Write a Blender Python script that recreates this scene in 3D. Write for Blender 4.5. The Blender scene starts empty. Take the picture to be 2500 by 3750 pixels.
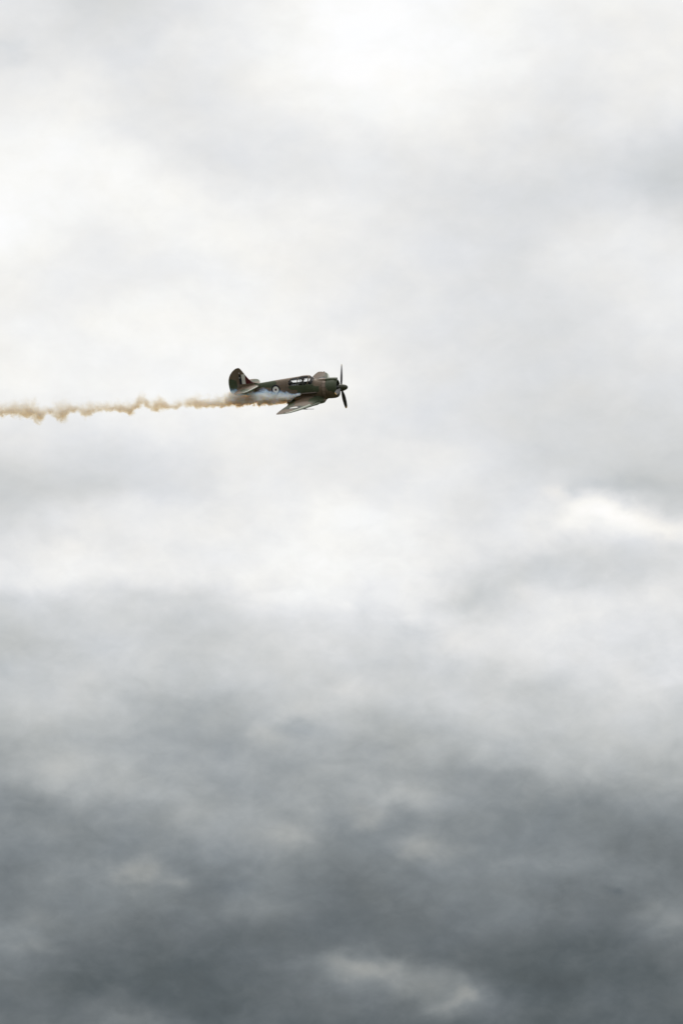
import bpy, bmesh, math, random
import numpy as np
from mathutils import Vector, Matrix

random.seed(7)
SC = bpy.context.scene
COL = SC.collection
R_ = math.radians

# ------------------------------------------------------------------ camera
PITCH = 17.0                      # degrees the lens looks up
PXR = 13777.0                     # photo pixels per radian (15.5 degree tall picture, 3750 px)
cam_d = bpy.data.cameras.new('camera')
cam = bpy.data.objects.new('camera', cam_d)
COL.objects.link(cam)
cam.location = (0, 0, 1.7)
cam.rotation_euler = (R_(90 + PITCH), 0, 0)
cam_d.sensor_fit = 'VERTICAL'
cam_d.sensor_height = 36.0
cam_d.lens = 36.0 * PXR / 3750.0
cam_d.clip_start = 0.5
cam_d.clip_end = 60000
SC.camera = cam

# ------------------------------------------------------------------ view transform and sampling
SC.view_settings.view_transform = 'Standard'
SC.view_settings.look = 'None'
SC.view_settings.exposure = 0
SC.view_settings.gamma = 1
SC.view_settings.use_curve_mapping = False
SC.render.engine = 'CYCLES'
SC.cycles.use_denoising = True
SC.cycles.volume_bounces = 10
SC.cycles.max_bounces = 12
SC.cycles.volume_step_rate = 0.1
SC.cycles.volume_max_steps = 512

# ------------------------------------------------------------------ node helpers
def lin(v):
    v /= 255.0
    return v / 12.92 if v <= .04045 else ((v + .055) / 1.055) ** 2.4

def srgb(r, g, b):
    return (lin(r), lin(g), lin(b), 1)

class NT:
    """Small helper to wire node trees."""
    def __init__(self, tree):
        self.t = tree; self.n = tree.nodes; self.l = tree.links
    def new(self, typ, **kw):
        n = self.n.new(typ)
        for k, v in kw.items(): setattr(n, k, v)
        return n
    def put(self, sock, v):
        if v is None: return
        if hasattr(v, 'is_output'): self.l.new(v, sock)
        else: sock.default_value = v
    def math(self, op, a, b=None, c=None, clamp=False):
        n = self.new('ShaderNodeMath', operation=op); n.use_clamp = clamp
        for i, v in enumerate((a, b, c)):
            if v is not None: self.put(n.inputs[i], v)
        return n.outputs[0]
    def vmath(self, op, a, b=None):
        n = self.new('ShaderNodeVectorMath', operation=op)
        self.put(n.inputs[0], a)
        if b is not None: self.put(n.inputs[1], b)
        return n.outputs['Value'] if op in ('LENGTH', 'DOT_PRODUCT', 'DISTANCE') else n.outputs[0]
    def noise(self, vec, scale, detail=4, rough=.5, dist=0, lac=2.0):
        n = self.new('ShaderNodeTexNoise')
        self.put(n.inputs['Vector'], vec)
        n.inputs['Scale'].default_value = scale; n.inputs['Detail'].default_value = detail
        n.inputs['Roughness'].default_value = rough; n.inputs['Distortion'].default_value = dist
        n.inputs['Lacunarity'].default_value = lac
        return n
    def ramp(self, fac, stops, interp='LINEAR'):
        n = self.new('ShaderNodeValToRGB'); cr = n.color_ramp; cr.interpolation = interp
        while len(cr.elements) > 1: cr.elements.remove(cr.elements[-1])
        for i, (p, c) in enumerate(stops):
            e = cr.elements[0] if i == 0 else cr.elements.new(p)
            e.position = p
            e.color = c if hasattr(c, '__len__') else (c, c, c, 1)
        self.put(n.inputs[0], fac)
        return n.outputs[0]
    def mix(self, fac, a, b):
        n = self.new('ShaderNodeMix', data_type='RGBA')
        self.put(n.inputs['Factor'], fac)
        self.put(n.inputs[6], a); self.put(n.inputs[7], b)
        return n.outputs[2]
    def smooth(self, v, lo, hi, o0=0.0, o1=1.0):
        n = self.new('ShaderNodeMapRange', interpolation_type='SMOOTHSTEP')
        self.put(n.inputs[0], v)
        for i, x in enumerate((lo, hi, o0, o1)): n.inputs[i + 1].default_value = x
        return n.outputs[0]
    def sep(self, v):
        n = self.new('ShaderNodeSeparateXYZ'); self.put(n.inputs[0], v); return n.outputs
    def comb(self, x, y, z):
        n = self.new('ShaderNodeCombineXYZ')
        for i, v in enumerate((x, y, z)): self.put(n.inputs[i], v)
        return n.outputs[0]

# ------------------------------------------------------------------ sky: overcast cloud deck over a Nishita sky
SUN_EL, SUN_AZ = 72.0, 1.0        # high behind the deck, above the bright patch at the top of the frame
# brightness of the cloud deck (sRGB 0-255) over azimuth (11 columns) and elevation (rows top to bottom)
SKY_ROWS = [
 (0, 232, 220, 218, 232, 242, 252, 252, 248, 243, 243, 244),
 (60, 231, 222, 220, 233, 244, 254, 253, 248, 242, 241, 242),
 (150, 229, 226, 226, 236, 246, 255, 253, 249, 240, 239, 240),
 (220, 227, 230, 230, 236, 246, 255, 252, 248, 240, 238, 240),
 (300, 234, 237, 230, 232, 244, 253, 251, 246, 236, 238, 240),
 (400, 239, 243, 231, 231, 240, 247, 248, 242, 232, 234, 238),
 (500, 245, 248, 236, 231, 234, 239, 240, 236, 228, 232, 224),
 (600, 247, 249, 246, 234, 230, 233, 233, 230, 226, 222, 214),
 (700, 249, 248, 246, 243, 236, 234, 230, 224, 222, 222, 211),
 (800, 252, 247, 247, 246, 242, 240, 230, 226, 222, 232, 222),
 (900, 252, 240, 241, 244, 243, 237, 231, 224, 225, 236, 234),
 (1000, 246, 238, 238, 241, 241, 237, 231, 226, 230, 236, 238),
 (1150, 240, 242, 246, 246, 245, 239, 232, 226, 224, 232, 236),
 (1300, 244, 243, 246, 246, 245, 240, 232, 225, 222, 226, 232),
 (1450, 246, 246, 246, 246, 244, 240, 230, 225, 220, 220, 222),
 (1600, 234, 232, 238, 240, 240, 236, 230, 224, 218, 216, 216),
 (1700, 222, 222, 224, 230, 236, 232, 236, 230, 216, 212, 210),
 (1780, 210, 212, 216, 228, 236, 234, 236, 230, 222, 208, 202),
 (1830, 207, 214, 224, 232, 236, 238, 236, 228, 226, 216, 202),
 (1875, 212, 225, 233, 236, 238, 246, 238, 226, 234, 236, 212),
 (1955, 222, 230, 236, 238, 242, 246, 240, 232, 236, 240, 230),
 (2034, 230, 238, 236, 238, 244, 246, 240, 230, 216, 214, 222),
 (2098, 239, 240, 238, 238, 243, 244, 240, 222, 212, 214, 222),
 (2154, 233, 238, 232, 234, 241, 243, 240, 216, 222, 224, 228),
 (2194, 219, 222, 220, 224, 238, 240, 240, 214, 228, 230, 228),
 (2234, 212, 214, 212, 212, 232, 234, 238, 218, 232, 232, 228),
 (2290, 206, 208, 206, 206, 220, 222, 232, 230, 230, 226, 224),
 (2353, 192, 206, 210, 202, 216, 216, 214, 228, 228, 224, 222),
 (2433, 196, 200, 206, 206, 212, 214, 210, 214, 226, 226, 224),
 (2513, 198, 204, 194, 196, 206, 210, 212, 206, 206, 218, 220),
 (2592, 197, 197, 187, 179, 193, 203, 199, 203, 201, 211, 205),
 (2672, 181, 185, 179, 175, 175, 183, 179, 191, 197, 201, 199),
 (2752, 165, 175, 173, 167, 169, 171, 171, 179, 187, 187, 187),
 (2832, 165, 181, 173, 167, 163, 165, 165, 155, 171, 173, 177),
 (2911, 150, 168, 172, 164, 162, 164, 166, 152, 150, 154, 170),
 (2959, 143, 148, 160, 166, 162, 158, 148, 146, 144, 144, 154),
 (3031, 143, 143, 145, 163, 161, 145, 145, 147, 137, 135, 137),
 (3111, 139, 137, 139, 149, 153, 137, 145, 145, 139, 129, 125),
 (3190, 131, 139, 143, 129, 141, 129, 137, 141, 141, 137, 123),
 (3270, 129, 137, 139, 129, 129, 123, 129, 133, 129, 121, 127),
 (3350, 133, 129, 123, 123, 127, 115, 119, 125, 125, 117, 135),
 (3430, 141, 127, 115, 109, 115, 113, 115, 117, 115, 109, 123),
 (3509, 133, 121, 109, 105, 115, 133, 119, 103, 101, 105, 109),
 (3573, 119, 109, 105, 103, 111, 131, 131, 113, 95, 101, 107),
 (3653, 115, 107, 101, 103, 113, 119, 125, 129, 107, 111, 109),
 (3709, 117, 117, 119, 101, 109, 111, 119, 123, 105, 105, 107),
 (3750, 119, 115, 121, 109, 107, 107, 109, 111, 103, 103, 103),
]
# single puffs and holes: photo x, y, radius x, radius y, strength
SKY_PUFFS = [
 (2090, 1905, 60, 40, 8), (2175, 1880, 85, 36, 9), (2290, 1900, 100, 34, 12), (2420, 1940, 130, 40, 16), (1930, 2000, 90, 50, 6), (1995, 1822, 42, 34, 10), (2070, 1840, 32, 32, -9), (2250, 1800, 220, 30, -7),
 (1244, 3502, 70, 32, 9), (1356, 3542, 130, 48, 24), (1499, 3613, 120, 50, 16), (1700, 3640, 74, 40, 26), (1640, 3690, 60, 40, 12), (1610, 3590, 60, 30, 6),
 (1520, 3110, 110, 50, 18), (480, 3205, 75, 50, 20), (630, 3250, 55, 32, 13), (150, 3366, 90, 40, 9), (160, 3470, 60, 34, 10),
 (925, 3310, 110, 48, 8), (478, 3717, 150, 36, 10), (2392, 3334, 110, 30, 8), (2472, 3390, 60, 40, 10), (2209, 3262, 36, 24, -12),
 (973, 2704, 60, 34, 9), (1100, 2609, 70, 36, 7), (1276, 2537, 64, 40, 7), (1037, 3055, 110, 56, 11), (1308, 2975, 66, 42, 15),
 (1467, 2895, 130, 44, 7), (287, 2513, 80, 60, 5), (239, 2800, 120, 46, 6), (1914, 2178, 50, 40, 6), (1700, 2350, 120, 40, 5),
 (638, 2640, 120, 58, -7), (1100, 2682, 70, 30, -8), (861, 3247, 130, 34, -7), (2010, 3629, 260, 50, -5), (670, 3534, 240, 80, -3),
 (1994, 2975, 180, 60, -6), (1738, 2242, 64, 50, -5), (1515, 2337, 90, 32, -6), (48, 2449, 80, 50, -6), (2073, 2130, 160, 40, -4),
 (60, 210, 50, 35, -7), (2450, 670, 150, 70, -4), (1760, 2160, 60, 70, -4), (1880, 3100, 200, 60, -4), (250, 2010, 200, 60, 3),
]

def spline_coefficients(a, mirrored):
    """B-spline coefficients that run through the values of a along its first axis."""
    n = len(a); m = np.zeros((n, n))
    for i in range(n):
        m[i, i] = 4 / 6
        for j in (i - 1, i + 1):
            if 0 <= j < n: m[i, j] += 1 / 6
            elif mirrored: m[i, 2 * i - j] += 1 / 6
            else: m[i, i] += 1 / 6
    return np.linalg.solve(m, a)

def build_world():
    w = bpy.data.worlds.new('World'); SC.world = w; w.use_nodes = True
    N = NT(w.node_tree); w.node_tree.nodes.clear()
    d = N.new('ShaderNodeTexCoord').outputs['Generated']
    d = N.vmath('NORMALIZE', d)
    x, y, z = N.sep(d)
    az = N.math('ARCTAN2', x, y)
    el = N.math('ARCSINE', z)
    # billow noise in direction space, flattened so that clouds lie wide
    sd = N.vmath('MULTIPLY', d, (1.0, 1.0, 1.5))
    w1 = N.noise(sd, 34, 3, .5).outputs['Color']
    w2 = N.noise(sd, 120, 4, .5).outputs['Color']
    a1 = N.vmath('SUBTRACT', w1, (.5, .5, .5)); a2 = N.vmath('SUBTRACT', w2, (.5, .5, .5))
    warp = N.vmath('ADD', N.vmath('MULTIPLY', a1, (.10, .03, 0)), N.vmath('MULTIPLY', a2, (.05, .018, 0)))
    wu, wv, _ = N.sep(warp)
    u = N.math('MULTIPLY_ADD', N.math('MULTIPLY', az, N.math('COSINE', el)), PXR / 2500, .5)
    v = N.math('MULTIPLY_ADD', N.math('SUBTRACT', R_(PITCH), el), PXR / 3750, .5)
    uw = N.math('ADD', u, wu); vw = N.math('ADD', v, wv)
    t = N.math('MULTIPLY', N.math('PINGPONG', uw, 1.0), 10.0)   # the deck goes on, mirrored, all round the horizon
    rows = np.array(SKY_ROWS, float)
    def table(y0, y1):
        ys = np.linspace(y0, y1, 32)
        tab = np.stack([np.interp(ys, rows[:, 0], rows[:, i + 1]) for i in range(11)], 1) / 255
        return ys, spline_coefficients(spline_coefficients(tab, False).T, True).T
    ya, ta = table(0, 2000); yb, tb = table(1750, 3750)
    low = N.smooth(vw, 1800 / 3750, 1950 / 3750)
    vb = N.math('MULTIPLY', N.math('SUBTRACT', vw, 1750 / 3750), 3750 / 2000)
    va = N.math('MULTIPLY', vw, 3750 / 2000)
    def weight(i):
        q = N.math('ABSOLUTE', N.math('SUBTRACT', t, float(i)))
        p2 = N.math('POWER', N.math('MAXIMUM', N.math('SUBTRACT', 2.0, q), 0.0), 3.0)
        p1 = N.math('POWER', N.math('MAXIMUM', N.math('SUBTRACT', 1.0, q), 0.0), 3.0)
        return N.math('MULTIPLY', N.math('MULTIPLY_ADD', p1, -4.0, p2), 1 / 6)
    total = None
    for i in range(11):
        ra = N.ramp(va, [(k / 31, ta[k, i] / 2) for k in range(32)], 'B_SPLINE')
        rb = N.ramp(vb, [(k / 31, tb[k, i] / 2) for k in range(32)], 'B_SPLINE')
        r = N.math('MULTIPLY_ADD', low, N.math('SUBTRACT', rb, ra), ra)
        wt = weight(i)
        if i == 1: wt = N.math('ADD', wt, weight(-1))
        if i == 9: wt = N.math('ADD', wt, weight(11))
        p = N.math('MULTIPLY', r, wt)
        total = p if total is None else N.math('ADD', total, p)
    total = N.math('MULTIPLY', total, 2.0)
    # puffs
    us = N.math('MULTIPLY', N.math('PINGPONG', N.math('ADD', u, wu), 1.0), 2500.0)
    vs = N.math('MULTIPLY', N.math('MULTIPLY_ADD', wv, 1.3, v), 3750)
    warm = None
    for (px, py, rx, ry, amp) in SKY_PUFFS:
        qx = N.math('MULTIPLY', N.math('SUBTRACT', us, float(px)), 1 / rx)
        qy = N.math('MULTIPLY', N.math('SUBTRACT', vs, float(py)), 1 / ry)
        q = N.math('ADD', N.math('MULTIPLY', qx, qx), N.math('MULTIPLY', qy, qy))
        g = N.math('EXPONENT', N.math('MULTIPLY', q, -1.0))
        total = N.math('MULTIPLY_ADD', g, amp / 255, total)
        warm = N.math('MULTIPLY', g, amp / 255) if warm is None else N.math('MULTIPLY_ADD', g, amp / 255, warm)
    # far outside the rows the deck settles to an even tone
    up = N.smooth(v, -.6, -.02); up = N.math('SUBTRACT', 1.0, up)
    total = N.math('ADD', N.math('MULTIPLY', total, N.math('SUBTRACT', 1.0, up)), N.math('MULTIPLY', up, .98))
    dn = N.smooth(v, 1.02, 1.5)
    total = N.math('ADD', N.math('MULTIPLY', total, N.math('SUBTRACT', 1.0, dn)), N.math('MULTIPLY', dn, .45))
    # fine billows, stronger in the dark base of the deck
    f1 = N.noise(sd, 75, 5, .5, .3).outputs[0]; f2 = N.noise(sd, 190, 6, .58, .5).outputs[0]
    amp = N.ramp(v, [(0, .05), (.45, .06), (.58, .10), (.75, .125), (1, .13)])
    f = N.math('ADD', N.math('SUBTRACT', f1, .5), N.math('MULTIPLY', N.math('SUBTRACT', f2, .5), .48))
    total = N.math('MULTIPLY_ADD', f, amp, total, clamp=True)
    colour = N.ramp(total, [(k / 255, srgb(*c)) for k, c in (
        (60, (52, 57, 60)), (100, (90, 97, 100)), (120, (110, 116, 119)), (140, (131, 137, 140)),
        (160, (154, 159, 161)), (180, (178, 182, 183)), (200, (198, 201, 202)), (215, (213, 215, 216)),
        (228, (227, 228, 229)), (240, (240, 240, 239)), (247, (248, 248, 246)), (255, (255, 255, 255)))])
    # cool hollows, warmer billows
    th = N.noise(sd, 48, 3, .5).outputs[0]; th = N.math('SUBTRACT', th, .5)
    colour = N.vmath('MULTIPLY', colour, N.comb(N.math('MULTIPLY_ADD', warm, .35, N.math('MULTIPLY_ADD', th, .04, 1.0)), 1.0, N.math('MULTIPLY_ADD', warm, -.5, N.math('MULTIPLY_ADD', th, -.08, 1.0))))
    nish = N.new('ShaderNodeTexSky', sky_type='NISHITA')
    nish.sun_disc = False
    nish.sun_elevation = R_(SUN_EL); nish.sun_rotation = R_(SUN_AZ)
    STR = .1
    thick = N.vmath('MULTIPLY', colour, (1 / STR,) * 3)
    c = N.mix(.993, nish.outputs[0], thick)                    # thick cloud lets little of the clear sky through
    bg = N.new('ShaderNodeBackground'); N.put(bg.inputs[0], c); bg.inputs[1].default_value = STR
    out = N.new('ShaderNodeOutputWorld'); N.l.new(bg.outputs[0], out.inputs[0])
build_world()

sun_d = bpy.data.lights.new('sun', 'SUN'); sun_d.energy = 1.4; sun_d.angle = R_(20); sun_d.color = (1, .96, .9)
sun = bpy.data.objects.new('sun', sun_d); COL.objects.link(sun)
sv = Vector((math.sin(R_(SUN_AZ)) * math.cos(R_(SUN_EL)), math.cos(R_(SUN_AZ)) * math.cos(R_(SUN_EL)), math.sin(R_(SUN_EL))))
sun.rotation_euler = sv.to_track_quat('Z', 'Y').to_euler()
sun.location = (0, 0, 60)
# ------------------------------------------------------------------ mesh and object helpers
def mk(name, verts, faces, mats, parent=None, smooth=True, fmat=None, matrix=None, recalc=True, sharp=40):
    me = bpy.data.meshes.new(name)
    me.from_pydata([tuple(v) for v in verts], [], [tuple(f) for f in faces])
    if not isinstance(mats, (list, tuple)): mats = [mats]
    for m in mats: me.materials.append(m)
    if fmat is not None:
        for p, k in zip(me.polygons, fmat): p.material_index = k
    bm = bmesh.new(); bm.from_mesh(me)
    bmesh.ops.remove_doubles(bm, verts=bm.verts, dist=1e-5)
    if recalc: bmesh.ops.recalc_face_normals(bm, faces=bm.faces)
    for f in bm.faces: f.smooth = smooth
    if smooth:
        for e in bm.edges:
            if len(e.link_faces) == 2 and e.calc_face_angle(0) > R_(sharp): e.smooth = False
    bm.to_mesh(me); bm.free()
    o = bpy.data.objects.new(name, me); COL.objects.link(o)
    if parent is not None: o.parent = parent
    if matrix is not None: o.matrix_local = matrix
    return o

def tag(o, label=None, cat=None, group=None, kind=None):
    for k, v in (('label', label), ('category', cat), ('group', group), ('kind', kind)):
        if v: o[k] = v
    return o

def grid_faces(n, m, closed=False):
    f = []
    for i in range(n - 1):
        for j in range(m if closed else m - 1):
            k = (j + 1) % m
            f.append((i * m + j, i * m + k, (i + 1) * m + k, (i + 1) * m + j))
    return f

def pchip(x, xs, ys):
    """Smooth monotone interpolation through the points (xs rising)."""
    xs = np.asarray(xs, float); ys = np.asarray(ys, float); h = np.diff(xs); d = np.diff(ys) / h
    m = np.zeros(len(xs)); m[0], m[-1] = d[0], d[-1]
    for i in range(1, len(xs) - 1):
        if d[i - 1] * d[i] > 0:
            a, b = 2 * h[i] + h[i - 1], h[i] + 2 * h[i - 1]
            m[i] = (a + b) / (a / d[i - 1] + b / d[i])
    x = np.clip(np.asarray(x, float), xs[0], xs[-1])
    i = np.clip(np.searchsorted(xs, x) - 1, 0, len(xs) - 2)
    t = (x - xs[i]) / h[i]
    return (ys[i] * (2 * t**3 - 3 * t**2 + 1) + h[i] * m[i] * (t**3 - 2 * t**2 + t)
            + ys[i + 1] * (3 * t**2 - 2 * t**3) + h[i] * m[i + 1] * (t**3 - t**2))

def lathe(profile, seg=40, axis='X', phase=0.0, arc=(0, 2 * math.pi)):
    """profile: (x, r) pairs turned about the local X axis."""
    full = abs(arc[1] - arc[0] - 2 * math.pi) < 1e-6
    n = seg if full else seg + 1
    v = []
    for (x, r) in profile:
        for j in range(n):
            a = arc[0] + (arc[1] - arc[0]) * j / seg
            v.append((x, r * math.sin(a), r * math.cos(a)))
    return v, grid_faces(len(profile), n, full)

def tube(pts, radii, seg=12, cap=True):
    pts = [Vector(p) for p in pts]; v = []
    if not hasattr(radii, '__len__'): radii = [radii] * len(pts)
    for i, p in enumerate(pts):
        d = (pts[min(i + 1, len(pts) - 1)] - pts[max(i - 1, 0)]).normalized()
        ref = Vector((0, 0, 1)) if abs(d.z) < .9 else Vector((1, 0, 0))
        a = d.cross(ref).normalized(); b = d.cross(a)
        for j in range(seg):
            t = 2 * math.pi * j / seg
            v.append(p + (a * math.cos(t) + b * math.sin(t)) * radii[i])
    f = grid_faces(len(pts), seg, True)
    if cap:
        f.append(tuple(range(seg))); f.append(tuple(range((len(pts) - 1) * seg, len(pts) * seg)))
    return v, f

def ball(c, r, seg=20, rings=12):
    v = []; f = []
    for i in range(rings + 1):
        a = math.pi * i / rings
        for j in range(seg):
            b = 2 * math.pi * j / seg
            v.append((c[0] + r[0] * math.sin(a) * math.cos(b), c[1] + r[1] * math.sin(a) * math.sin(b), c[2] + r[2] * math.cos(a)))
    return v, grid_faces(rings + 1, seg, True)

def box(c, s, bev=0.0):
    bm = bmesh.new(); bmesh.ops.create_cube(bm, size=1)
    for v in bm.verts: v.co = Vector((v.co.x * s[0], v.co.y * s[1], v.co.z * s[2]))
    if bev: bmesh.ops.bevel(bm, geom=bm.edges[:], offset=bev, segments=2, affect='EDGES')
    bm.verts.index_update()
    v = [tuple(x.co + Vector(c)) for x in bm.verts]; f = [tuple(q.index for q in p.verts) for p in bm.faces]
    bm.free(); return v, f

def join(*parts):
    V, F = [], []
    for v, f in parts:
        o = len(V); V += list(v); F += [tuple(i + o for i in q) for q in f]
    return V, F

# ------------------------------------------------------------------ materials
def mat(name):
    m = bpy.data.materials.new(name); m.use_nodes = True
    m.node_tree.nodes.clear(); N = NT(m.node_tree)
    out = N.new('ShaderNodeOutputMaterial'); return m, N, out

def plain(name, col, rough=.5, metal=0.0, var=.12, scale=6, spec=.5):
    m, N, out = mat(name)
    b = N.new('ShaderNodeBsdfPrincipled'); co = N.new('ShaderNodeTexCoord').outputs['Object']
    n = N.noise(co, scale, 5, .6).outputs[0]
    k = N.math('MULTIPLY_ADD', N.math('SUBTRACT', n, .5), var * 2, 1.0)
    N.put(b.inputs['Base Color'], N.vmath('MULTIPLY', (col[0], col[1], col[2]), N.comb(k, k, k)))
    b.inputs['Specular IOR Level'].default_value = spec; b.inputs['Roughness'].default_value = rough; b.inputs['Metallic'].default_value = metal
    N.l.new(b.outputs[0], out.inputs[0]); return m

BROWN = (.185, .136, .096); GREEN = (.068, .086, .046); SAGE = (.34, .37, .30)
NAVY = (.008, .010, .020); WHITE = (.86, .85, .80); RED = (.10, .012, .016)

def camo(name, green, axes='xz', brown=(), circles=(), boxes=(), sage=None, rough=.55, lines=(), fade=1.0, spec=.4):
    """Aircraft paint: green patches (ellipses with wavering edges) on earth brown, then markings."""
    m, N, out = mat(name)
    co = N.new('ShaderNodeTexCoord').outputs['Object']
    x, y, z = N.sep(co)
    b2 = z if axes == 'xz' else y
    wob = N.noise(co, 1.7, 4, .5).outputs['Color']
    wx, wy, wz = N.sep(N.vmath('MULTIPLY', N.vmath('SUBTRACT', wob, (.5, .5, .5)), (.35, .35, .35)))
    ax = N.math('ADD', x, wx); ab = N.math('ADD', b2, wz)
    def patches(lst):
        tot = None
        for (cx, cy, rx, ry) in lst:
            qx = N.math('MULTIPLY', N.math('SUBTRACT', ax, cx), 1 / rx); qy = N.math('MULTIPLY', N.math('SUBTRACT', ab, cy), 1 / ry)
            q = N.math('ADD', N.math('MULTIPLY', qx, qx), N.math('MULTIPLY', qy, qy))
            g = N.smooth(q, .92, 1.08, 1, 0)
            tot = g if tot is None else N.math('MAXIMUM', tot, g)
        return tot
    c = N.mix(patches(green), (*BROWN, 1), (*GREEN, 1)) if green else (*BROWN, 1)
    if brown: c = N.mix(patches(brown), c, (*BROWN, 1))
    if sage:                                                       # underside colour: below z and behind x
        s = N.math('MULTIPLY', N.smooth(z, sage[1] - .015, sage[1] + .015, 1, 0), N.smooth(x, sage[0] - .01, sage[0] + .01, 1, 0))
        c = N.mix(s, c, (*SAGE, 1))
    for (cx, cy, r, col) in circles:
        qx = N.math('SUBTRACT', x, cx); qy = N.math('SUBTRACT', b2, cy)
        q = N.math('SQRT', N.math('ADD', N.math('MULTIPLY', qx, qx), N.math('MULTIPLY', qy, qy)))
        c = N.mix(N.smooth(q, r - .006, r + .006, 1, 0), c, (*col, 1))
    for (x0, x1, z0, z1, col) in boxes:                            # upright bars that lean with the fin
        xx = x
        inside = N.math('MULTIPLY', N.math('MULTIPLY', N.math('GREATER_THAN', xx, x0), N.math('LESS_THAN', xx, x1)),
                        N.math('MULTIPLY', N.math('GREATER_THAN', b2, z0), N.math('LESS_THAN', b2, z1)))
        c = N.mix(inside, c, (*col, 1))
    # wear: broad fading, fine grain and faint streaks along the airflow
    n1 = N.noise(co, 2.6, 5, .6).outputs[0]
    n2 = N.noise(N.vmath('MULTIPLY', co, (3.0, 22.0, 22.0)), 1.6, 4, .6).outputs[0]
    n3 = N.noise(co, 42, 3, .6).outputs[0]
    k = N.math('ADD', N.math('MULTIPLY', N.math('SUBTRACT', n1, .5), .7), N.math('MULTIPLY', N.math('SUBTRACT', n2, .5), .35))
    k = N.math('ADD', N.math('ADD', k, N.math('MULTIPLY', N.math('SUBTRACT', n3, .5), .5)), fade)
    # panel seams
    for (axis, pos) in lines:
        d = N.math('ABSOLUTE', N.math('SUBTRACT', {'x': x, 'y': y, 'z': z}[axis], pos))
        k = N.math('MULTIPLY', k, N.smooth(d, .006, .016, .55, 1))
    c = N.vmath('MULTIPLY', c, N.comb(k, k, k))
    b = N.new('ShaderNodeBsdfPrincipled'); N.put(b.inputs['Base Color'], c); b.inputs['Specular IOR Level'].default_value = spec
    N.put(b.inputs['Roughness'], N.math('MULTIPLY_ADD', N.math('SUBTRACT', n1, .5), .3, rough))
    bump = N.new('ShaderNodeBump'); bump.inputs['Strength'].default_value = .12; bump.inputs['Distance'].default_value = .01
    N.put(bump.inputs['Height'], n1); N.l.new(bump.outputs[0], b.inputs['Normal'])
    N.l.new(b.outputs[0], out.inputs[0]); return m

M = {}
M['fuselage'] = camo('fuselage paint',
    green=[(-2.65, .66, .62, .20), (-.60, .42, .62, .22), (.12, .20, .78, .36), (-.75, .44, .45, .13), (.55, .28, .4, .3), (1.0, -.85, .5, .3), (-3.3, .70, .1, .1)],
    brown=[(.75, .60, .34, .24), (1.02, .15, .14, .5)],
    circles=[(-2.03, .31, .305, NAVY), (-2.03, .31, .205, WHITE), (-2.03, .31, .07, RED)], sage=(-3.46, .40),
    lines=[('x', .98), ('x', -1.33), ('x', -2.45), ('x', -3.1)])
M['cowl'] = camo('cowling paint', green=[(1.72, .45, .52, .52), (1.75, -.1, .3, .4)], brown=[(1.45, -.45, .42, .42), (1.1, -.3, .3, .3)], lines=[('x', 1.42)])
M['flap'] = plain('cowl flap paint', (.25, .185, .145), .5)
M['scoop'] = camo('scoop paint', green=[(1.7, .6, .55, .5)])
M['wing'] = camo('wing upper paint', axes='xy',
    green=[(.75, 1.2, .5, .8), (.7, -1.2, .5, .8), (-.75, 2.6, .36, 1.1), (-.75, -2.6, .36, 1.1), (.22, -3.7, .36, .75), (.22, 3.7, .36, .75), (.3, 4.9, .5, .6), (-1.0, 1.0, .25, .5), (-1.0, -1.0, .25, .5)],
    circles=[(-.14, 3.55, .45, NAVY), (-.14, 3.55, .27, WHITE), (-.14, -3.55, .45, NAVY), (-.14, -3.55, .27, WHITE)],
    rough=.62, lines=[('y', 1.32), ('y', -1.32)], fade=.72, spec=.22)
M['sage'] = plain('underside paint', SAGE, .4, var=.15)
M['fin'] = camo('fin paint', green=[(-4.9, .72, .32, .42), (-3.2, .72, .25, .2)],
    boxes=[(-4.40, -4.25, .77, 1.385, NAVY), (-4.25, -4.02, .77, 1.395, WHITE), (-4.02, -3.5, .77, 1.4, RED)], lines=[('x', -4.41)])
M['tailplane'] = camo('tailplane paint', axes='xy', fade=.8, spec=.25, green=[(-3.72, 1.25, .3, .42), (-3.8, -1.25, .3, .42)], lines=[('y', .9), ('y', -.9)])
M['dark'] = plain('dark metal', (.014, .014, .015), .45, .3)
M['blade'] = plain('propeller black', (.030, .030, .031), .28, .0)
M['yellow'] = plain('blade tip yellow', (.62, .36, .05), .45)
M['spinner'] = plain('spinner green', (.052, .058, .030), .4, var=.2)
M['gun'] = plain('gun metal', (.07, .075, .065), .45, .4)
M['engine'] = plain('engine metal', (.05, .05, .05), .4, .7)
M['tyre'] = plain('tyre rubber', (.022, .023, .022), .7)
M['hub'] = plain('wheel hub', (.10, .115, .10), .5)
M['interior'] = plain('cockpit interior', (.13, .14, .12), .8, spec=.1)
M['shelf'] = plain('grey shelf', (.09, .095, .105), .9, spec=.05)
M['panel'] = plain('instrument black', (.012, .012, .012), .5)
M['white'] = plain('white metal', (.8, .8, .8), .4)
M['exhaust'] = plain('exhaust steel', (.11, .085, .07), .5, .3, var=.4)

def glass(name):
    m, N, out = mat(name)
    t = N.new('ShaderNodeBsdfTransparent'); t.inputs[0].default_value = (.97, .98, .98, 1)
    g = N.new('ShaderNodeBsdfGlossy'); g.inputs['Roughness'].default_value = .06
    lw = N.new('ShaderNodeFresnel'); lw.inputs[0].default_value = 1.45
    mx = N.new('ShaderNodeMixShader'); N.l.new(lw.outputs[0], mx.inputs[0]); N.l.new(t.outputs[0], mx.inputs[1]); N.l.new(g.outputs[0], mx.inputs[2])
    N.l.new(mx.outputs[0], out.inputs[0]); return m
M['glass'] = glass('canopy glass')

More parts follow.
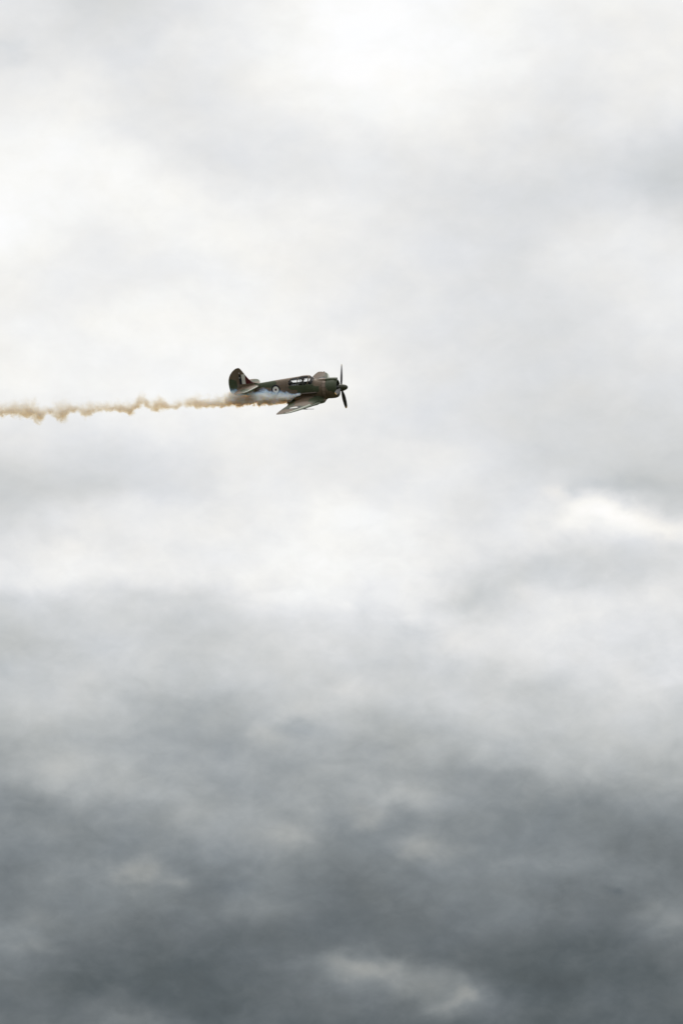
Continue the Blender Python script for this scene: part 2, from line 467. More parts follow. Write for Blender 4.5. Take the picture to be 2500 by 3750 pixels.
# ------------------------------------------------------------------ ground far below, out of the frame
def ground():
    n, V, F = 96, [], []
    rad = [0, 20, 60, 150, 400, 1000, 2500, 6000, 14000, 30000]
    for r in rad:
        for j in range(n):
            a = 2 * math.pi * j / n
            V.append((r * math.cos(a), r * math.sin(a), 0))
    m, N, out = mat('airfield grass')
    co = N.new('ShaderNodeTexCoord').outputs['Object']
    a = N.noise(co, .004, 5, .6).outputs[0]; b = N.noise(co, .6, 6, .7).outputs[0]
    c = N.mix(N.smooth(a, .35, .65), (.045, .055, .022, 1), (.075, .068, .035, 1))
    k = N.math('MULTIPLY_ADD', N.math('SUBTRACT', b, .5), .8, 1.0)
    s = N.new('ShaderNodeBsdfPrincipled'); N.put(s.inputs['Base Color'], N.vmath('MULTIPLY', c, N.comb(k, k, k)))
    s.inputs['Roughness'].default_value = .95; N.l.new(s.outputs[0], out.inputs[0])
    o = mk('ground', V, grid_faces(len(rad), n, True), m)
    tag(o, kind='structure')
ground()

# ------------------------------------------------------------------ where the aircraft flies (236 m off, wings banked, nose a little towards us)
el0 = R_(PITCH) + (1875 - 1429.7) / PXR
az0 = math.atan((1131.7 - 1250) / PXR / math.cos(el0))
DIST = 236.7
look = Vector((math.sin(az0) * math.cos(el0), math.cos(az0) * math.cos(el0), math.sin(el0)))
right = look.cross(Vector((0, 0, 1))).normalized(); upv = right.cross(look)
def basis(a, b, c): return right * a + upv * b - look * c
fwd = basis(.9601, .0830, .2670).normalized()
stb = basis(-.2393, -.2501, .9382); stb = (stb - fwd * stb.dot(fwd)).normalized()
top = stb.cross(fwd)
POSE = Matrix((fwd, -stb, top)).transposed().to_4x4()          # local axes: X nose, Y left wing, Z up
POSE.translation = Vector(cam.location) + look * DIST

plane = bpy.data.objects.new('fighter_plane', None); COL.objects.link(plane)
plane.matrix_world = POSE; plane.empty_display_size = 1
tag(plane, 'camouflaged brown and green single engine fighter plane flying nose right with roundels and smoke', 'airplane')

# ------------------------------------------------------------------ fuselage and canopy: one skin, cut into body, frames and panes
FX  = [-4.42, -4.0, -3.6, -3.16, -2.6, -2.0, -1.3, -.6, .3, .6, 1.04, 1.22]
FZB = [.03, .03, -.06, -.19, -.35, -.50, -.62, -.66, -.70, -.71, -.69, -.60]
FZC = [.33, .34, .33, .30, .26, .20, .10, .03, 0, 0, 0, 0]
FW  = [.075, .13, .19, .26, .34, .43, .50, .54, .56, .58, .60, .56]
TX  = [-4.42, -3.9, -3.5, -3.16, -2.618, -2.015, -1.232, -.509, -.236, .02, .146, .30, .464, .7, 1.04, 1.22]
TZ  = [.64, .67, .70, .735, .78, .835, .895, .952, .988, .985, .965, .845, .70, .665, .63, .58]
def zt_(x): return float(np.interp(x, TX, TZ)) if -.3 < x < .6 else float(pchip(x, TX, TZ))
def section(x, a):
    """a: angle from the bottom (0) over the left side (pi/2) to the top (pi) and round."""
    zb, zc, w, zt = (float(pchip(x, FX, FZB)), float(pchip(x, FX, FZC)), float(pchip(x, FX, FW)), zt_(x))
    c, s = -math.cos(a), math.sin(a)
    z = zc + c * ((zt - zc) if c > 0 else (zc - zb))
    e = .92 if c < 0 else 1.0
    return (x, w * math.copysign(abs(s) ** e, s), z)

PANES = {   # outlines (x, z) in the side view
    'rear': [(-1.20, .60), (-1.16, .78), (-1.02, .875), (-.565, .945), (-.64, .485), (-1.08, .485)],
    'main': [(-.51, .975), (.135, .985), (.03, .485), (-.60, .485)],
    'quarter': [(.195, .90), (.25, .86), (.42, .70), (.40, .56), (.30, .485), (.095, .485)],
}
def inside(p, poly):
    r = False; j = len(poly) - 1
    for i in range(len(poly)):
        (xi, yi), (xj, yj) = poly[i], poly[j]
        if (yi > p[1]) != (yj > p[1]) and p[0] < (xj - xi) * (p[1] - yi) / (yj - yi) + xi: r = not r
        j = i
    return r

xs = sorted(set([round(v, 4) for v in np.concatenate([np.arange(-4.42, -1.26, .06), np.arange(-1.26, .52, .009), np.arange(.52, 1.22, .05), [1.22]])]))
NA = 240
V = [section(x, 2 * math.pi * j / NA) for x in xs for j in range(NA)]
groups = {'body': [], 'frame': []}
for q in grid_faces(len(xs), NA, True):
    c = np.mean([V[i] for i in q], axis=0)
    key = 'body'
    if -1.24 < c[0] < .50 and c[2] > .47:
        side = 'left' if c[1] > 0 else 'right'
        ztop = zt_(c[0])
        key = 'frame' if (-.62 < c[0] and c[2] > .47) else 'body'
        for k, poly in PANES.items():
            if inside((c[0], c[2]), poly) and (c[2] < ztop - .02 or k == 'quarter') and abs(c[1]) > .05:
                key = k + side
        if .17 < c[0] < .45 and abs(c[1]) < .20: key = 'front' if abs(c[1]) < .17 and .19 < c[0] < .435 else 'frame'
    groups.setdefault(key, []).append(q)
def submesh(name, faces, m, parent):
    idx = sorted({i for f in faces for i in f}); rm = {i: k for k, i in enumerate(idx)}
    return mk(name, [V[i] for i in idx], [tuple(rm[i] for i in f) for f in faces], m, parent, recalc=False)
groups['body'].append(tuple(range(NA)))
fuselage = submesh('fuselage', groups['body'], M['fuselage'], plane)
canopy = submesh('canopy', groups['frame'], M['fuselage'], plane)
sol = canopy.modifiers.new('thickness', 'SOLIDIFY'); sol.thickness = .03; sol.offset = -1
sol = fuselage.modifiers.new('thickness', 'SOLIDIFY'); sol.thickness = .02; sol.offset = -1
for k in list(groups):
    if k not in ('body', 'frame'): submesh('window_pane', groups[k], M['glass'], canopy)

# cockpit
v, f = join(box((-.90, 0, .40), (.62, .74, .03)), box((-.60, 0, .05), (.03, .9, .70)))
mk('rear_shelf', v, f, M['shelf'], fuselage, False)
v, f = join(box((.0, 0, -.30), (1.2, .9, .03)))
mk('cockpit_floor', v, f, M['interior'], fuselage, False)
v, f = join(box((-.42, 0, .02), (.36, .42, .06), .02), box((-.55, 0, .27), (.05, .42, .52), .02))
mk('pilot_seat', v, f, M['panel'], fuselage, False)
v, f = join(box((.26, 0, .40), (.05, .84, .36), .02), box((.34, 0, .60), (.22, .62, .05), .02), ball((.22, 0, .66), (.06, .05, .05)))
mk('instrument_panel', v, f, M['panel'], fuselage, False)
for sd in (1, -1):
    v, f = box((-.1, .475 * sd, .30), (1.0, .02, .30)); mk('side_liner', v, f, M['interior'], fuselage, False)

# ------------------------------------------------------------------ cowling, flaps, engine, scoop
prof = [(1.20, .585), (1.24, .612), (1.5, .622), (1.68, .615), (1.79, .592), (1.87, .553), (1.91, .510), (1.915, .475), (1.895, .452), (1.84, .44), (1.5, .44)]
v, f = lathe(prof, 72)
cowl = mk('cowling', v, f, M['cowl'], plane)
NF = 16
for k in range(NF):
    a = 2 * math.pi * (k + .5) / NF
    if math.cos(a) > .93 or math.cos(a) < -.8: continue
    da = math.pi / NF * .93
    vv = []; n = 6
    for (x, r) in ((1.215, .618), (1.02, .662), (1.02, .648), (1.215, .604)):
        for j in range(n + 1):
            b = a - da + 2 * da * j / n
            vv.append((x, r * math.sin(b), r * math.cos(b)))
    ff = grid_faces(4, n + 1)
    ff += [(j, j + 1, 3 * (n + 1) + j + 1, 3 * (n + 1) + j) for j in range(n)]
    ff += [(0, n + 1, 2 * (n + 1), 3 * (n + 1)), (n, 2 * n + 1, 3 * n + 2, 4 * n + 3)]
    mk('cowl_flap', vv, ff, M['flap'], cowl, sharp=30)
v, f = join(lathe([(1.55, .40), (1.56, .22), (1.75, .21), (1.85, .15), (2.05, .10)], 32))
engine = mk('engine', v, f, M['engine'], cowl)
cyl0 = None
for k in range(7):
    a = 2 * math.pi * k / 7
    d = Vector((0, math.sin(a), math.cos(a)))
    prof2 = []
    pts = []; rr = []
    for q in range(9):
        pts.append(Vector((1.74, 0, 0)) + d * (.19 + .028 * q)); rr.append(.082 if q % 2 else .062)
    v, f = tube(pts, rr, 12); mk('engine_cylinder', v, f, M['engine'], engine, sharp=30)
v, f = lathe([(1.50, .45), (1.49, 0.001)], 40); mk('firewall', v, f, M['dark'], cowl)

def scoop():
    V, n = [], 15
    st = [(.34, .12, .60, .06), (.55, .165, .60, .085), (.9, .18, .59, .115), (1.5, .18, .575, .125), (1.80, .18, .565, .120), (1.90, .17, .56, .105), (1.885, .145, .555, .08), (1.6, .14, .555, .07)]
    for (x, w, zc, h) in st:
        for j in range(n):
            a = math.pi * j / (n - 1)
            c, s = math.cos(a), math.sin(a)
            V.append((x, w * math.copysign(abs(c) ** .7, c), zc + h * s ** .8))
    return V, grid_faces(len(st), n)
v, f = scoop(); air = mk('air_scoop', v, f, M['scoop'], plane)
v, f = join(box((1.62, 0, .59), (.02, .30, .11)), box((1.75, 0, .535), (.3, .29, .02))); mk('scoop_duct', v, f, M['dark'], air, False)

# ------------------------------------------------------------------ spinner and propeller
HX = 2.10
sp = [(1.985, .0), (1.985, .225)] + [(1.99 + .54 * t, .232 * math.sqrt(max(0, 1 - t ** 2.1))) for t in np.linspace(0, 1, 18)]
v, f = lathe(sp, 40); mk('spinner', v, f, M['spinner'], plane)
v, f = lathe([(1.80, .001), (1.80, .09), (2.06, .09), (2.16, .12), (2.16, .001)], 24)
prop = mk('propeller', v, f, M['dark'], plane)
def blade():
    V = []; n = 14; fm = []
    st = np.concatenate([np.linspace(.12, .4, 6), np.linspace(.48, 1.40, 16), [1.46, 1.51, 1.545, 1.565, 1.575]])
    for r in st:
        t = r / 1.575
        ch = float(np.interp(t, [.07, .2, .35, .55, .75, .9, .96, .985, 1], [.10, .14, .22, .27, .26, .215, .165, .10, .02]))
        th = float(np.interp(t, [.07, .2, .35, .6, 1], [.10, .085, .045, .025, .008]))
        pitch = R_(float(np.interp(t, [.07, .3, .6, 1], [68, 58, 43, 32])))
        for j in range(n):
            a = 2 * math.pi * j / n
            cx, cy = ch / 2 * math.cos(a), th / 2 * math.sin(a)
            # chord lies between the axial (X) and the tangential (Y) direction; clockwise seen from the cockpit
            V.append((cx * math.sin(pitch) - cy * math.cos(pitch), -cx * math.cos(pitch) - cy * math.sin(pitch), r))
    F = grid_faces(len(st), n, True); fm = [1 if st[i // n] > 1.44 else 0 for i in range(len(F))]
    F.append(tuple(range((len(st) - 1) * n, len(st) * n))); fm.append(1)
    return V, F, fm
bv, bf, bm_ = blade()
bl0 = None
for ang in (33, 160, 270):                       # from straight up, towards the left wing
    a = R_(ang)
    mtx = Matrix.Translation((HX, 0, 0)) @ Matrix.Rotation(-a, 4, 'X')
    if bl0 is None:
        bl0 = mk('blade', bv, bf, [M['blade'], M['yellow']], prop, fmat=bm_, matrix=mtx)
    else:
        o = bl0.copy(); COL.objects.link(o); o.parent = prop; o.matrix_local = mtx

# ------------------------------------------------------------------ wings and tail
def foil(n):
    """Chord positions from trailing edge over the top to the leading edge and back underneath: (u, side)."""
    t = np.linspace(0, math.pi, n)
    u = (1 + np.cos(t)) / 2
    return [(x, 1) for x in u] + [(x, -1) for x in u[1:-1][::-1]]
def thick(u): return 5 * (.2969 * math.sqrt(u) - .126 * u - .3516 * u ** 2 + .2843 * u ** 3 - .1036 * u ** 4)

def surface(name, st, sd, mats, parent, n=22, tail=None, tailname='aileron', tailspan=None, camber=.02, sharp=50, wrap=lambda y: 0.0):
    """st: (y, x leading, x trailing, z, thickness) stations; sd=+1 left, -1 right. The rear part may become a child."""
    prof = foil(n); m = len(prof); V = []
    yy = [p[0] for p in st]; fine = sorted(set(np.round(np.concatenate([yy, np.linspace(yy[0], yy[-1], 70)]), 4)))
    st = [tuple(float(np.interp(q, yy, [p[i] for p in st])) for i in range(5)) for q in fine]
    for (y, xl, xt, zc, th) in st:
        ch = xl - xt
        for (u, s) in prof:
            # u = 0 leading edge, 1 trailing edge
            z = zc + th * ch * thick(u) * s + camber * ch * 4 * u * (1 - u)
            V.append((xl - u * ch, y * sd, z))
    main, rear, fm1, fm2 = [], [], [], []
    F = grid_faces(len(st), m, True)
    for k, q in enumerate(F):
        j = k % m
        umid = (prof[j][0] + prof[(j + 1) % m][0]) / 2
        sdn = 1 if prof[j][1] + prof[(j + 1) % m][1] > 0 or (j < n - 1) else 0
        y = abs(np.mean([V[i][1] for i in q]))
        mid = 0 if j < n - 1 and umid > wrap(y) else 1
        if tail and umid > tail and tailspan[0] < y < tailspan[1]: rear.append(q); fm2.append(mid)
        else: main.append(q); fm1.append(mid)
    main.append(tuple(range(m))); fm1.append(0)
    main.append(tuple(range((len(st) - 1) * m, len(st) * m))); fm1.append(0)
    def cut(nm, faces, fm, par):
        idx = sorted({i for f in faces for i in f}); rm = {i: k for k, i in enumerate(idx)}
        return mk(nm, [V[i] for i in idx], [tuple(rm[i] for i in f) for f in faces], mats, par, fmat=fm, sharp=sharp)
    o = cut(name, main, fm1, parent)
    if rear: cut(tailname, rear, fm2, o)
    return o

WY  = [0.30, 1.0, 1.30, 1.34, 1.8, 2.2, 2.6, 3.0, 3.4, 3.8, 4.2, 4.5, 4.75, 4.95, 5.1, 5.22, 5.31, 5.37, 5.40]
WLE = [1.00, .95, .92, .86, .78, .70, .61, .53, .44, .35, .25, .16, .07, -.04, -.16, -.29, -.42, -.55, -.66]
WTE = [-1.35, -1.22, -1.18, -1.17, -1.14, -1.12, -1.10, -1.07, -1.04, -1.01, -.97, -.94, -.91, -.88, -.85, -.82, -.79, -.755, -.72]
def wz(y): return -.555 + max(0, y - 1.3) * .112
def wt(y): return float(np.interp(y, [0, 1.3, 4.6, 5.1, 5.4], [.19, .185, .135, .12, .09]))
for sd in (1, -1):
    st = [(y, a, b, wz(y), wt(y)) for y, a, b in zip(WY, WLE, WTE)]
    wing = surface('wing', st, sd, [M['wing'], M['sage']], plane, 36, .78, 'aileron', (2.9, 4.75), camber=.018, wrap=lambda y: .07 if y > 2.3 else .012)
    # wheel fairing at the leading edge of the centre section, and the stowed wheel under it
    v, f = ball((.90, .84 * sd, -.53), (.35, .36, .12), 28, 16)
    mk('wheel_fairing', v, f, [M['wing'], M['sage']], wing, fmat=[0 if np.mean([v[i][2] for i in q]) > -.56 else 1 for q in f])
    v, f = ball((.86, .84 * sd, -.625), (.32, .28, .075), 24, 12)
    mk('wheel_door', v, f, M['sage'], wing)
    v, f = tube([(.15, 2.62 * sd, -.545), (.42, 2.62 * sd, -.57), (.50, 2.62 * sd, -.575), (.88, 2.62 * sd, -.60)], [.03, .028, .016, .016], 12)
    mk('gun_barrel', v, f, M['gun'], wing)
    v, f = ball((-.30, 5.17 * sd, wz(5.17) + .05), (.045, .025, .02)); mk('navigation_light', v, f, M['dark'], wing)
    # curved fillet between fuselage side and wing
    FV = []; n = 10; xsf = np.linspace(-1.34, 1.0, 26)
    for x in xsf:
        t = (x + 1.45) / 2.45
        wloc = float(pchip(x, FX, FW)) * .93
        rr = .20 + .22 * (1 - t)
        u = (float(np.interp(.7, WY, WLE)) - x) / (float(np.interp(.7, WY, WLE)) - float(np.interp(.7, WY, WTE)))
        uc = min(max(u, 0.0), 1.0)
        ztop_ = wz(.7) + .19 * 2.2 * thick(uc) + .018 * 2.2 * 4 * uc * (1 - uc) - .01
        for j in range(n):
            a = math.pi / 2 * j / (n - 1)
            FV.append((x, (wloc - .06 + rr * (1 - math.cos(a)) * 1.15) * sd, ztop_ + rr * (1 - math.sin(a))))
    mk('wing_fillet', FV, grid_faces(len(xsf), n), M['wing'], wing, recalc=False)

TY  = [0, .3, .6, 1.0, 1.3, 1.5, 1.65, 1.78, 1.87, 1.93, 1.96]
TLE = [-3.06, -3.14, -3.22, -3.34, -3.44, -3.53, -3.62, -3.74, -3.87, -4.0, -4.12]
TTE = [-4.24, -4.27, -4.30, -4.34, -4.36, -4.37, -4.37, -4.36, -4.33, -4.28, -4.20]
for sd in (1, -1):
    st = [(y, a - .04, b - .03, .585, .125 if y < 1.8 else .09) for y, a, b in zip(TY, TLE, TTE)]
    surface('tailplane', st, sd, [M['tailplane'], M['sage']], plane, 20, .60, 'elevator', (.25, 2), camber=0, wrap=lambda y: .05 if y > .3 else 0)

def hinge_x(z): return -4.335 - (1.80 - z) * .055
FZ = [.45, .6, .74, .76, .80, .88, 1.01, 1.187, 1.40, 1.61, 1.72, 1.78, 1.805]
FL = [-3.05, -3.06, -3.16, -3.30, -3.50, -3.65, -3.765, -3.90, -4.035, -4.17, -4.245, -4.295, -4.325]
RZ = [.02, .05, .11, .232, .389, .583, .802, 1.047, 1.286, 1.494, 1.682, 1.76, 1.80, 1.818]
RX = [-4.50, -4.70, -4.89, -5.036, -5.122, -5.148, -5.156, -5.133, -5.056, -4.928, -4.735, -4.62, -4.53, -4.44]
def upright(name, zs, xa, xb, ta, tb, m, rnd):
    V = []; n = 9
    for z, a, b in zip(zs, xa, xb):
        k = min(1, max(.12, math.sqrt(max(0, (zs[-1] + .01 - z) / .5))))
        for j in range(n):
            u = j / (n - 1)
            h = (ta * math.sqrt(min(1, u * 1.8)) if rnd else ta + (tb - ta) * u) * k * .5
            V.append((a + (b - a) * u, h + .002, z))
        for j in range(n - 1, -1, -1):
            u = j / (n - 1)
            h = (ta * math.sqrt(min(1, u * 1.8)) if rnd else ta + (tb - ta) * u) * k * .5
            V.append((a + (b - a) * u, -h - .002, z))
    F = grid_faces(len(zs), 2 * n, True)
    F.append(tuple(range(2 * n))); F.append(tuple(range((len(zs) - 1) * 2 * n, len(zs) * 2 * n)))
    return mk(name, V, F, m, plane, sharp=60)
zf = np.concatenate([np.linspace(.45, 1.7, 24), np.linspace(1.72, 1.805, 8)])
fin = upright('tail_fin', zf, pchip(zf, FZ, FL), [hinge_x(z) for z in zf], .13, .13, M['fin'], True)
zr = np.concatenate([np.linspace(.02, .3, 12), np.linspace(.35, 1.7, 26), np.linspace(1.72, 1.818, 10)])
rudder = upright('rudder', zr, [min(hinge_x(z) - .006, -4.40 if z < .5 else 0) for z in zr], pchip(zr, RZ, RX), .125, .012, M['fin'], False)
for z in (1.50, 1.19):
    v, f = box((hinge_x(z) - .005, 0, z), (.10, .17, .035), .012); mk('hinge_bracket', v, f, M['white'], fin, False)

# tail wheel
tw = Vector((-4.10, 0, -.33))
v, f = tube([(-4.0, 0, .10), (-4.06, .0, -.05), (-4.08, .09, -.16), (-4.10, .09, -.33)], .032)
wheel = mk('tail_wheel', v, f, M['hub'], plane)
prof = [(-.05, .0), (-.05, .085), (-.055, .10), (-.04, .128), (0, .138), (.04, .128), (.055, .10), (.05, .085), (.05, 0)]
v, f = lathe(prof, 32); mk('tyre', v, f, M['tyre'], wheel, matrix=Matrix.Translation(tw) @ Matrix.Rotation(R_(90), 4, 'Z'))
v, f = lathe([(-.058, .001), (-.058, .075), (.058, .075), (.058, .001)], 24); mk('hub', v, f, M['hub'], wheel, matrix=Matrix.Translation(tw) @ Matrix.Rotation(R_(90), 4, 'Z'))

# exhaust pipes along both sides
for sd in (1, -1):
    pts = [(.72, .52 * sd, -.055), (.5, .575 * sd, -.055), (.1, .60 * sd, -.055), (-.2, .595 * sd, -.055), (-.40, .60 * sd, -.06)]
    v, f = tube(pts, [.05, .062, .062, .058, .050], 16, False)
    mk('exhaust_pipe', v, f, M['exhaust'], fuselage)

# ------------------------------------------------------------------ pilot
def person():
    sk = plain('flight suit', (.040, .042, .034), .8)
    skin = plain('skin', (.36, .21, .15), .55)
    P = {  # joint: (position, radius)
        'pelvis': ((-.40, 0, .12), .155), 'waist': ((-.41, 0, .28), .14), 'chest': ((-.39, 0, .44), .165), 'neck0': ((-.36, 0, .58), .075),
        'neck': ((-.335, 0, .645), .058), 'jaw': ((-.275, 0, .70), .072), 'head': ((-.285, 0, .775), .098), 'crown': ((-.29, 0, .835), .075)}
    E = [('pelvis', 'waist'), ('waist', 'chest'), ('chest', 'neck0'), ('neck0', 'neck'), ('neck', 'jaw'), ('jaw', 'head'), ('head', 'crown')]
    for s, n in ((1, 'l'), (-1, 'r')):
        P['sh' + n] = ((-.38, .17 * s, .52), .072); P['el' + n] = ((-.22, .25 * s, .30), .052); P['wr' + n] = ((.0, .13 * s, .32), .036); P['ha' + n] = ((.07, .11 * s, .34), .034)
        P['hip' + n] = ((-.34, .10 * s, .08), .10); P['kn' + n] = ((.10, .16 * s, .16), .072); P['an' + n] = ((.42, .13 * s, -.17), .048); P['to' + n] = ((.56, .13 * s, -.10), .035)
        E += [('chest', 'sh' + n), ('sh' + n, 'el' + n), ('el' + n, 'wr' + n), ('wr' + n, 'ha' + n), ('pelvis', 'hip' + n), ('hip' + n, 'kn' + n), ('kn' + n, 'an' + n), ('an' + n, 'to' + n)]
        for k in range(4):                                           # curled fingers
            b = Vector((.085, (.085 + .0 * k) * s, .365 - .02 * k)); m_ = b + Vector((.035, -.02 * s, 0)); t_ = m_ + Vector((-.02, -.03 * s, 0))
            P[f'f{k}{n}'] = (b, .010); P[f'g{k}{n}'] = (m_, .009); P[f'h{k}{n}'] = (t_, .008)
            E += [('ha' + n, f'f{k}{n}'), (f'f{k}{n}', f'g{k}{n}'), (f'g{k}{n}', f'h{k}{n}')]
        P['th' + n] = ((.09, .07 * s, .385), .010); E += [('ha' + n, 'th' + n)]
    names = list(P); idx = {k: i for i, k in enumerate(names)}
    me = bpy.data.meshes.new('person')
    me.from_pydata([tuple(P[k][0]) for k in names], [(idx[a], idx[b]) for a, b in E], [])
    o = bpy.data.objects.new('person', me); COL.objects.link(o); o.matrix_world = POSE
    md = o.modifiers.new('skin', 'SKIN'); md.use_smooth_shade = True
    for i, k in enumerate(names):
        sv_ = me.skin_vertices[0].data[i]; sv_.radius = (P[k][1],) * 2; sv_.use_root = (k == 'pelvis')
    sb = o.modifiers.new('smooth', 'SUBSURF'); sb.levels = 1; sb.render_levels = 2
    # suit below the collar, skin above: one mesh, split by height in the material
    m, N, out = mat('suit and skin')
    x, y, z = N.sep(N.new('ShaderNodeTexCoord').outputs['Object'])
    b = N.new('ShaderNodeBsdfPrincipled'); b.inputs['Roughness'].default_value = .7
    n = N.noise(N.new('ShaderNodeTexCoord').outputs['Object'], 14, 4).outputs[0]
    suit = N.mix(N.smooth(n, .4, .6), (.03, .032, .028, 1), (.075, .078, .06, 1))
    N.put(b.inputs['Base Color'], N.mix(N.math('GREATER_THAN', z, .615), suit, (.34, .20, .14, 1)))
    N.l.new(b.outputs[0], out.inputs[0]); me.materials.append(m)
    tag(o, 'pilot in dark helmet and drab flight suit seated under the glass canopy', 'person')
    hm = plain('helmet leather', (.022, .020, .018), .5)
    hv, hf = ball((-.305, 0, .80), (.125, .112, .125), 24, 16)
    keep = [q for q in hf if not (np.mean([hv[i][0] for i in q]) > -.25 and np.mean([hv[i][2] for i in q]) < .815) and np.mean([hv[i][2] for i in q]) > .70]
    h = mk('helmet', hv, keep, hm, o); sl = h.modifiers.new('thickness', 'SOLIDIFY'); sl.thickness = .012
    for s in (1, -1):
        v, f = ball((-.30, .112 * s, .765), (.045, .022, .05)); mk('ear_cup', v, f, hm, o)
    v, f = tube([(-.29, -.12, .745), (-.22, -.11, .71), (-.165, -.04, .70), (-.16, 0, .70)], [.007, .007, .009, .02]); mk('microphone', v, f, hm, o)
    for s in (1, -1):
        v, f = ball((-.185, .036 * s, .788), (.012, .018, .012)); mk('eye', v, f, M['panel'], o)
    v, f = tube([(-.19, 0, .785), (-.168, 0, .752), (-.182, 0, .742)], [.008, .016, .012], 8); mk('nose', v, f, skin, o)
    for s in (1, -1):
        v, f = tube([(-.25, .10 * s, .58), (-.225, .09 * s, .45), (-.25, .06 * s, .25)], .018); mk('harness_strap', v, f, M['hub'], o)
    return o
person()

# ------------------------------------------------------------------ smoke trail: fine smoke, scatters blue, lets brown through
TRAIL = [(-20.07, 0.208, 0.842), (-19.64, 0.081, 0.804), (-19.02, 0.028, 0.765), (-18.31, -0.068, 0.761), (-17.95, -0.366, 0.603), (-17.44, -0.18, 0.402), (-17.07, 0.001, 0.442), (-16.77, -0.113, 0.481), (-16.42, -0.532, 0.533), (-15.91, -0.274, 0.56), (-15.59, -0.035, 0.517), (-15.01, 0.003, 0.385), (-14.94, -0.27, 0.365), (-14.44, -0.365, 0.397), (-14.12, -0.074, 0.407), (-13.31, -0.089, 0.384), (-13.09, -0.197, 0.377), (-12.6, -0.115, 0.355), (-12.39, -0.239, 0.336), (-12.07, -0.161, 0.253), (-11.81, -0.45, 0.18), (-11.41, -0.288, 0.295), (-11.16, -0.096, 0.398), (-10.77, -0.003, 0.667), (-10.36, -0.2, 0.375), (-10.12, -0.364, 0.2), (-9.56, -0.304, 0.419), (-9.04, -0.261, 0.038), (-8.68, -0.345, 0.125), (-8.4, -0.209, 0.176), (-7.96, -0.282, 0.211), (-7.41, -0.257, 0.311), (-7.15, -0.421, 0.328), (-6.85, -0.324, 0.167), (-6.36, -0.437, 0.092), (-5.82, -0.395, 0.117), (-5.56, -0.47, 0.073), (-5.08, -0.332, 0.311), (-4.54, -0.378, 0.363), (-4.38, -0.481, 0.289), (-4.02, -0.371, 0.141), (-3.48, -0.399, 0.174), (-2.94, -0.462, 0.268), (-2.41, -0.473, 0.203), (-1.88, -0.448, 0.104), (-1.42, -0.433, 0.202), (-1.06, -0.323, 0.052), (-0.69, -0.177, 0.056), (-0.53, -0.085, -0.014)]
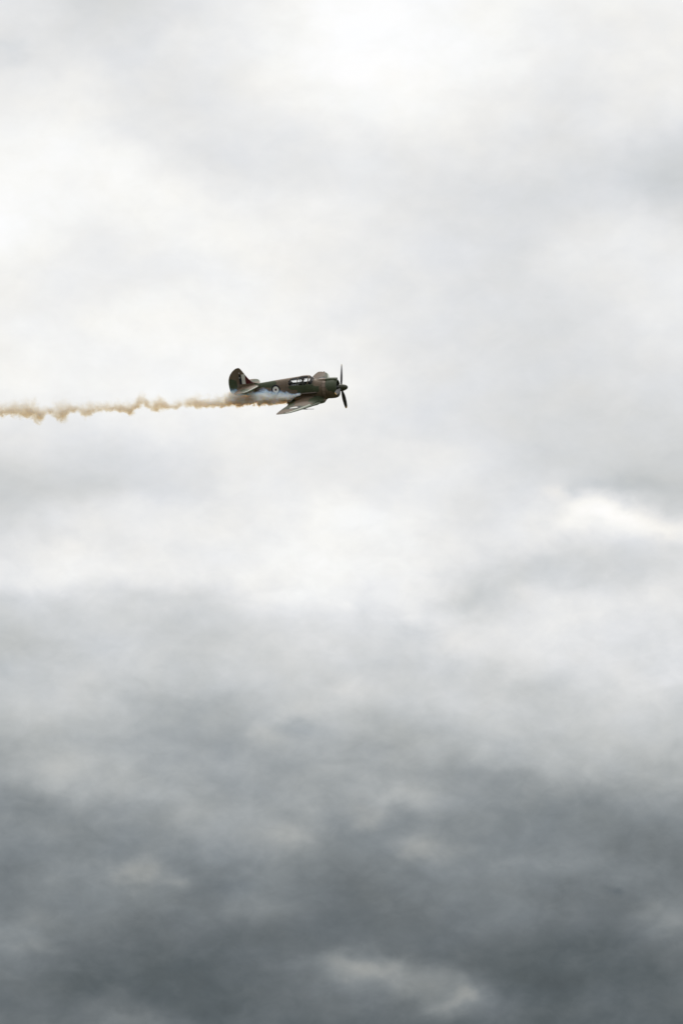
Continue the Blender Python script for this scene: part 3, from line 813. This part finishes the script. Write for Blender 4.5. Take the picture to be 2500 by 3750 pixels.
def smoke():
    X0, X1 = -24.0, -.40
    tr = np.array(TRAIL)
    tr = np.vstack([[(-24.5, .20, .95), (-22.6, .05, .9), (-21.5, .16, .88)], tr])
    Y0 = -.66
    lo, hi = tr[:, 1], tr[:, 2]
    m, N, out = mat('smoke')
    co = N.new('ShaderNodeTexCoord').outputs['Object']
    x, y, z = N.sep(co)
    n0 = N.noise(co, 1.1, 2, .5).outputs['Color']
    nx, ny, nz = N.sep(N.vmath('SUBTRACT', n0, (.5, .5, .5)))
    t = N.math('MULTIPLY', N.math('SUBTRACT', N.math('MULTIPLY_ADD', nx, .5, x), X0), 1 / (X1 - X0), clamp=True)
    ZA, ZB = -1.0, 1.2
    def curve(vals):
        c = N.new('ShaderNodeFloatCurve'); cm = c.mapping; cu = cm.curves[0]
        pts = sorted(((max(0, min(1, (a - X0) / (X1 - X0))), (b - ZA) / (ZB - ZA)) for a, b in vals))
        cu.points[0].location = pts[0]; cu.points[1].location = pts[-1]
        for p in pts[1:-1]: cu.points.new(*p)
        for p in cu.points: p.handle_type = 'AUTO_CLAMPED'
        cm.update(); N.put(c.inputs['Value'], t)
        return N.math('MULTIPLY_ADD', c.outputs[0], ZB - ZA, ZA)
    zl = curve(list(zip(tr[:, 0], lo))); zh = curve(list(zip(tr[:, 0], hi)))
    mid = N.math('MULTIPLY', N.math('ADD', zl, zh), .5)
    half = N.math('MAXIMUM', N.math('MULTIPLY', N.math('SUBTRACT', zh, zl), .55), .08)
    zz = N.math('MULTIPLY_ADD', nz, .18, z)
    dz = N.math('SUBTRACT', zz, mid)
    below = N.math('LESS_THAN', dz, 0.0)
    age = N.math('MULTIPLY', N.math('SUBTRACT', x, X0), 1 / (X1 - X0))
    k_up = N.ramp(age, [(0, 1.0), (.75, .95), (.86, .60), (1, .5)]); k_up = N.math('MULTIPLY', k_up, 2.0)
    k = N.math('ADD', N.math('MULTIPLY', below, 1.1), N.math('MULTIPLY', N.math('SUBTRACT', 1.0, below), k_up))              # spreads further upwards than downwards
    qz = N.math('DIVIDE', dz, N.math('MULTIPLY', half, k))
    qy = N.math('DIVIDE', N.math('SUBTRACT', N.math('MULTIPLY_ADD', ny, .3, y), Y0), N.math('MULTIPLY_ADD', half, .8, .12))
    q = N.math('SQRT', N.math('ADD', N.math('MULTIPLY', qz, qz), N.math('MULTIPLY', qy, qy)))
    n1 = N.noise(co, 2.4, 5, .6, .4).outputs[0]
    n2 = N.noise(N.vmath('MULTIPLY', co, (.8, 1, 1)), 6.0, 3, .6).outputs[0]
    d = N.math('SUBTRACT', 1.0, q)
    d = N.math('ADD', d, N.math('MULTIPLY', N.math('SUBTRACT', n1, .5), 2.9))
    d = N.math('ADD', d, N.math('MULTIPLY', N.math('SUBTRACT', n2, .5), 1.3))
    dens = N.smooth(d, -.12, .75)
    rise = N.math('MAXIMUM', N.math('DIVIDE', dz, half), 0.0)     # thinner towards the top
    dens = N.math('MULTIPLY', dens, N.math('EXPONENT', N.math('MULTIPLY', rise, -1.15)))
    # uneven along its length: thick clumps and thin gaps
    n3 = N.noise(N.vmath('MULTIPLY', co, (1, .6, .6)), .95, 3, .6).outputs[0]
    dens = N.math('MULTIPLY', dens, N.smooth(n3, .30, .66, .68, 1.35))
    # fresh smoke at the exhaust is dense and pale, older smoke thinner and browner
    sc = N.new('ShaderNodeVolumeScatter'); sc.inputs['Color'].default_value = (.40, .63, 1.0, 1); sc.inputs['Anisotropy'].default_value = .05
    N.put(sc.inputs['Density'], N.math('MULTIPLY', dens, N.ramp(age, [(0, SC_OLD / 40), (.72, SC_OLD / 40), (.86, SC_NEW / 40), (1, SC_NEW / 40)])))
    sc_d = sc.inputs['Density'].links[0].from_node; sc_d = N.math('MULTIPLY', sc_d.outputs[0], 40.0); N.put(sc.inputs['Density'], sc_d)
    ab = N.new('ShaderNodeVolumeAbsorption'); ab.inputs['Color'].default_value = (.70, .54, .26, 1)
    N.put(ab.inputs['Density'], N.math('MULTIPLY', N.math('MULTIPLY', dens, N.ramp(age, [(0, .55), (.3, .8), (.74, .9), (.84, .18), (1, 0)])), ABSO))
    add = N.new('ShaderNodeAddShader'); N.l.new(sc.outputs[0], add.inputs[0]); N.l.new(ab.outputs[0], add.inputs[1])
    N.l.new(add.outputs[0], out.inputs['Volume'])
    # hull round the smoke, lumpy like it
    V = []; n = 20; xs_ = np.linspace(X0, X1, 120)
    for xx in xs_:
        w = np.abs(tr[:, 0] - xx) < .45
        l = lo[w].min() if w.any() else np.interp(xx, tr[:, 0], lo)
        h = hi[w].max() if w.any() else np.interp(xx, tr[:, 0], hi)
        hl = max(.1, (h - l) / 2); c = (h + l) / 2
        for j in range(n):
            a = 2 * math.pi * j / n
            s = math.sin(a)
            V.append((xx, Y0 + (hl * .95 + .24) * math.cos(a), c + s * (hl * (1.4 if s < 0 else 2.6) + .14)))
    F = grid_faces(len(xs_), n, True); F.append(tuple(range(n))); F.append(tuple(range((len(xs_) - 1) * n, len(xs_) * n)))
    o = mk('smoke_trail', V, F, m); o.matrix_world = POSE
    tag(o, 'long trail of brown and bluish exhaust smoke streaming behind the fighter plane', 'smoke trail')
SC_OLD, SC_NEW, ABSO = 2.2, 34.0, 1.6
smoke()
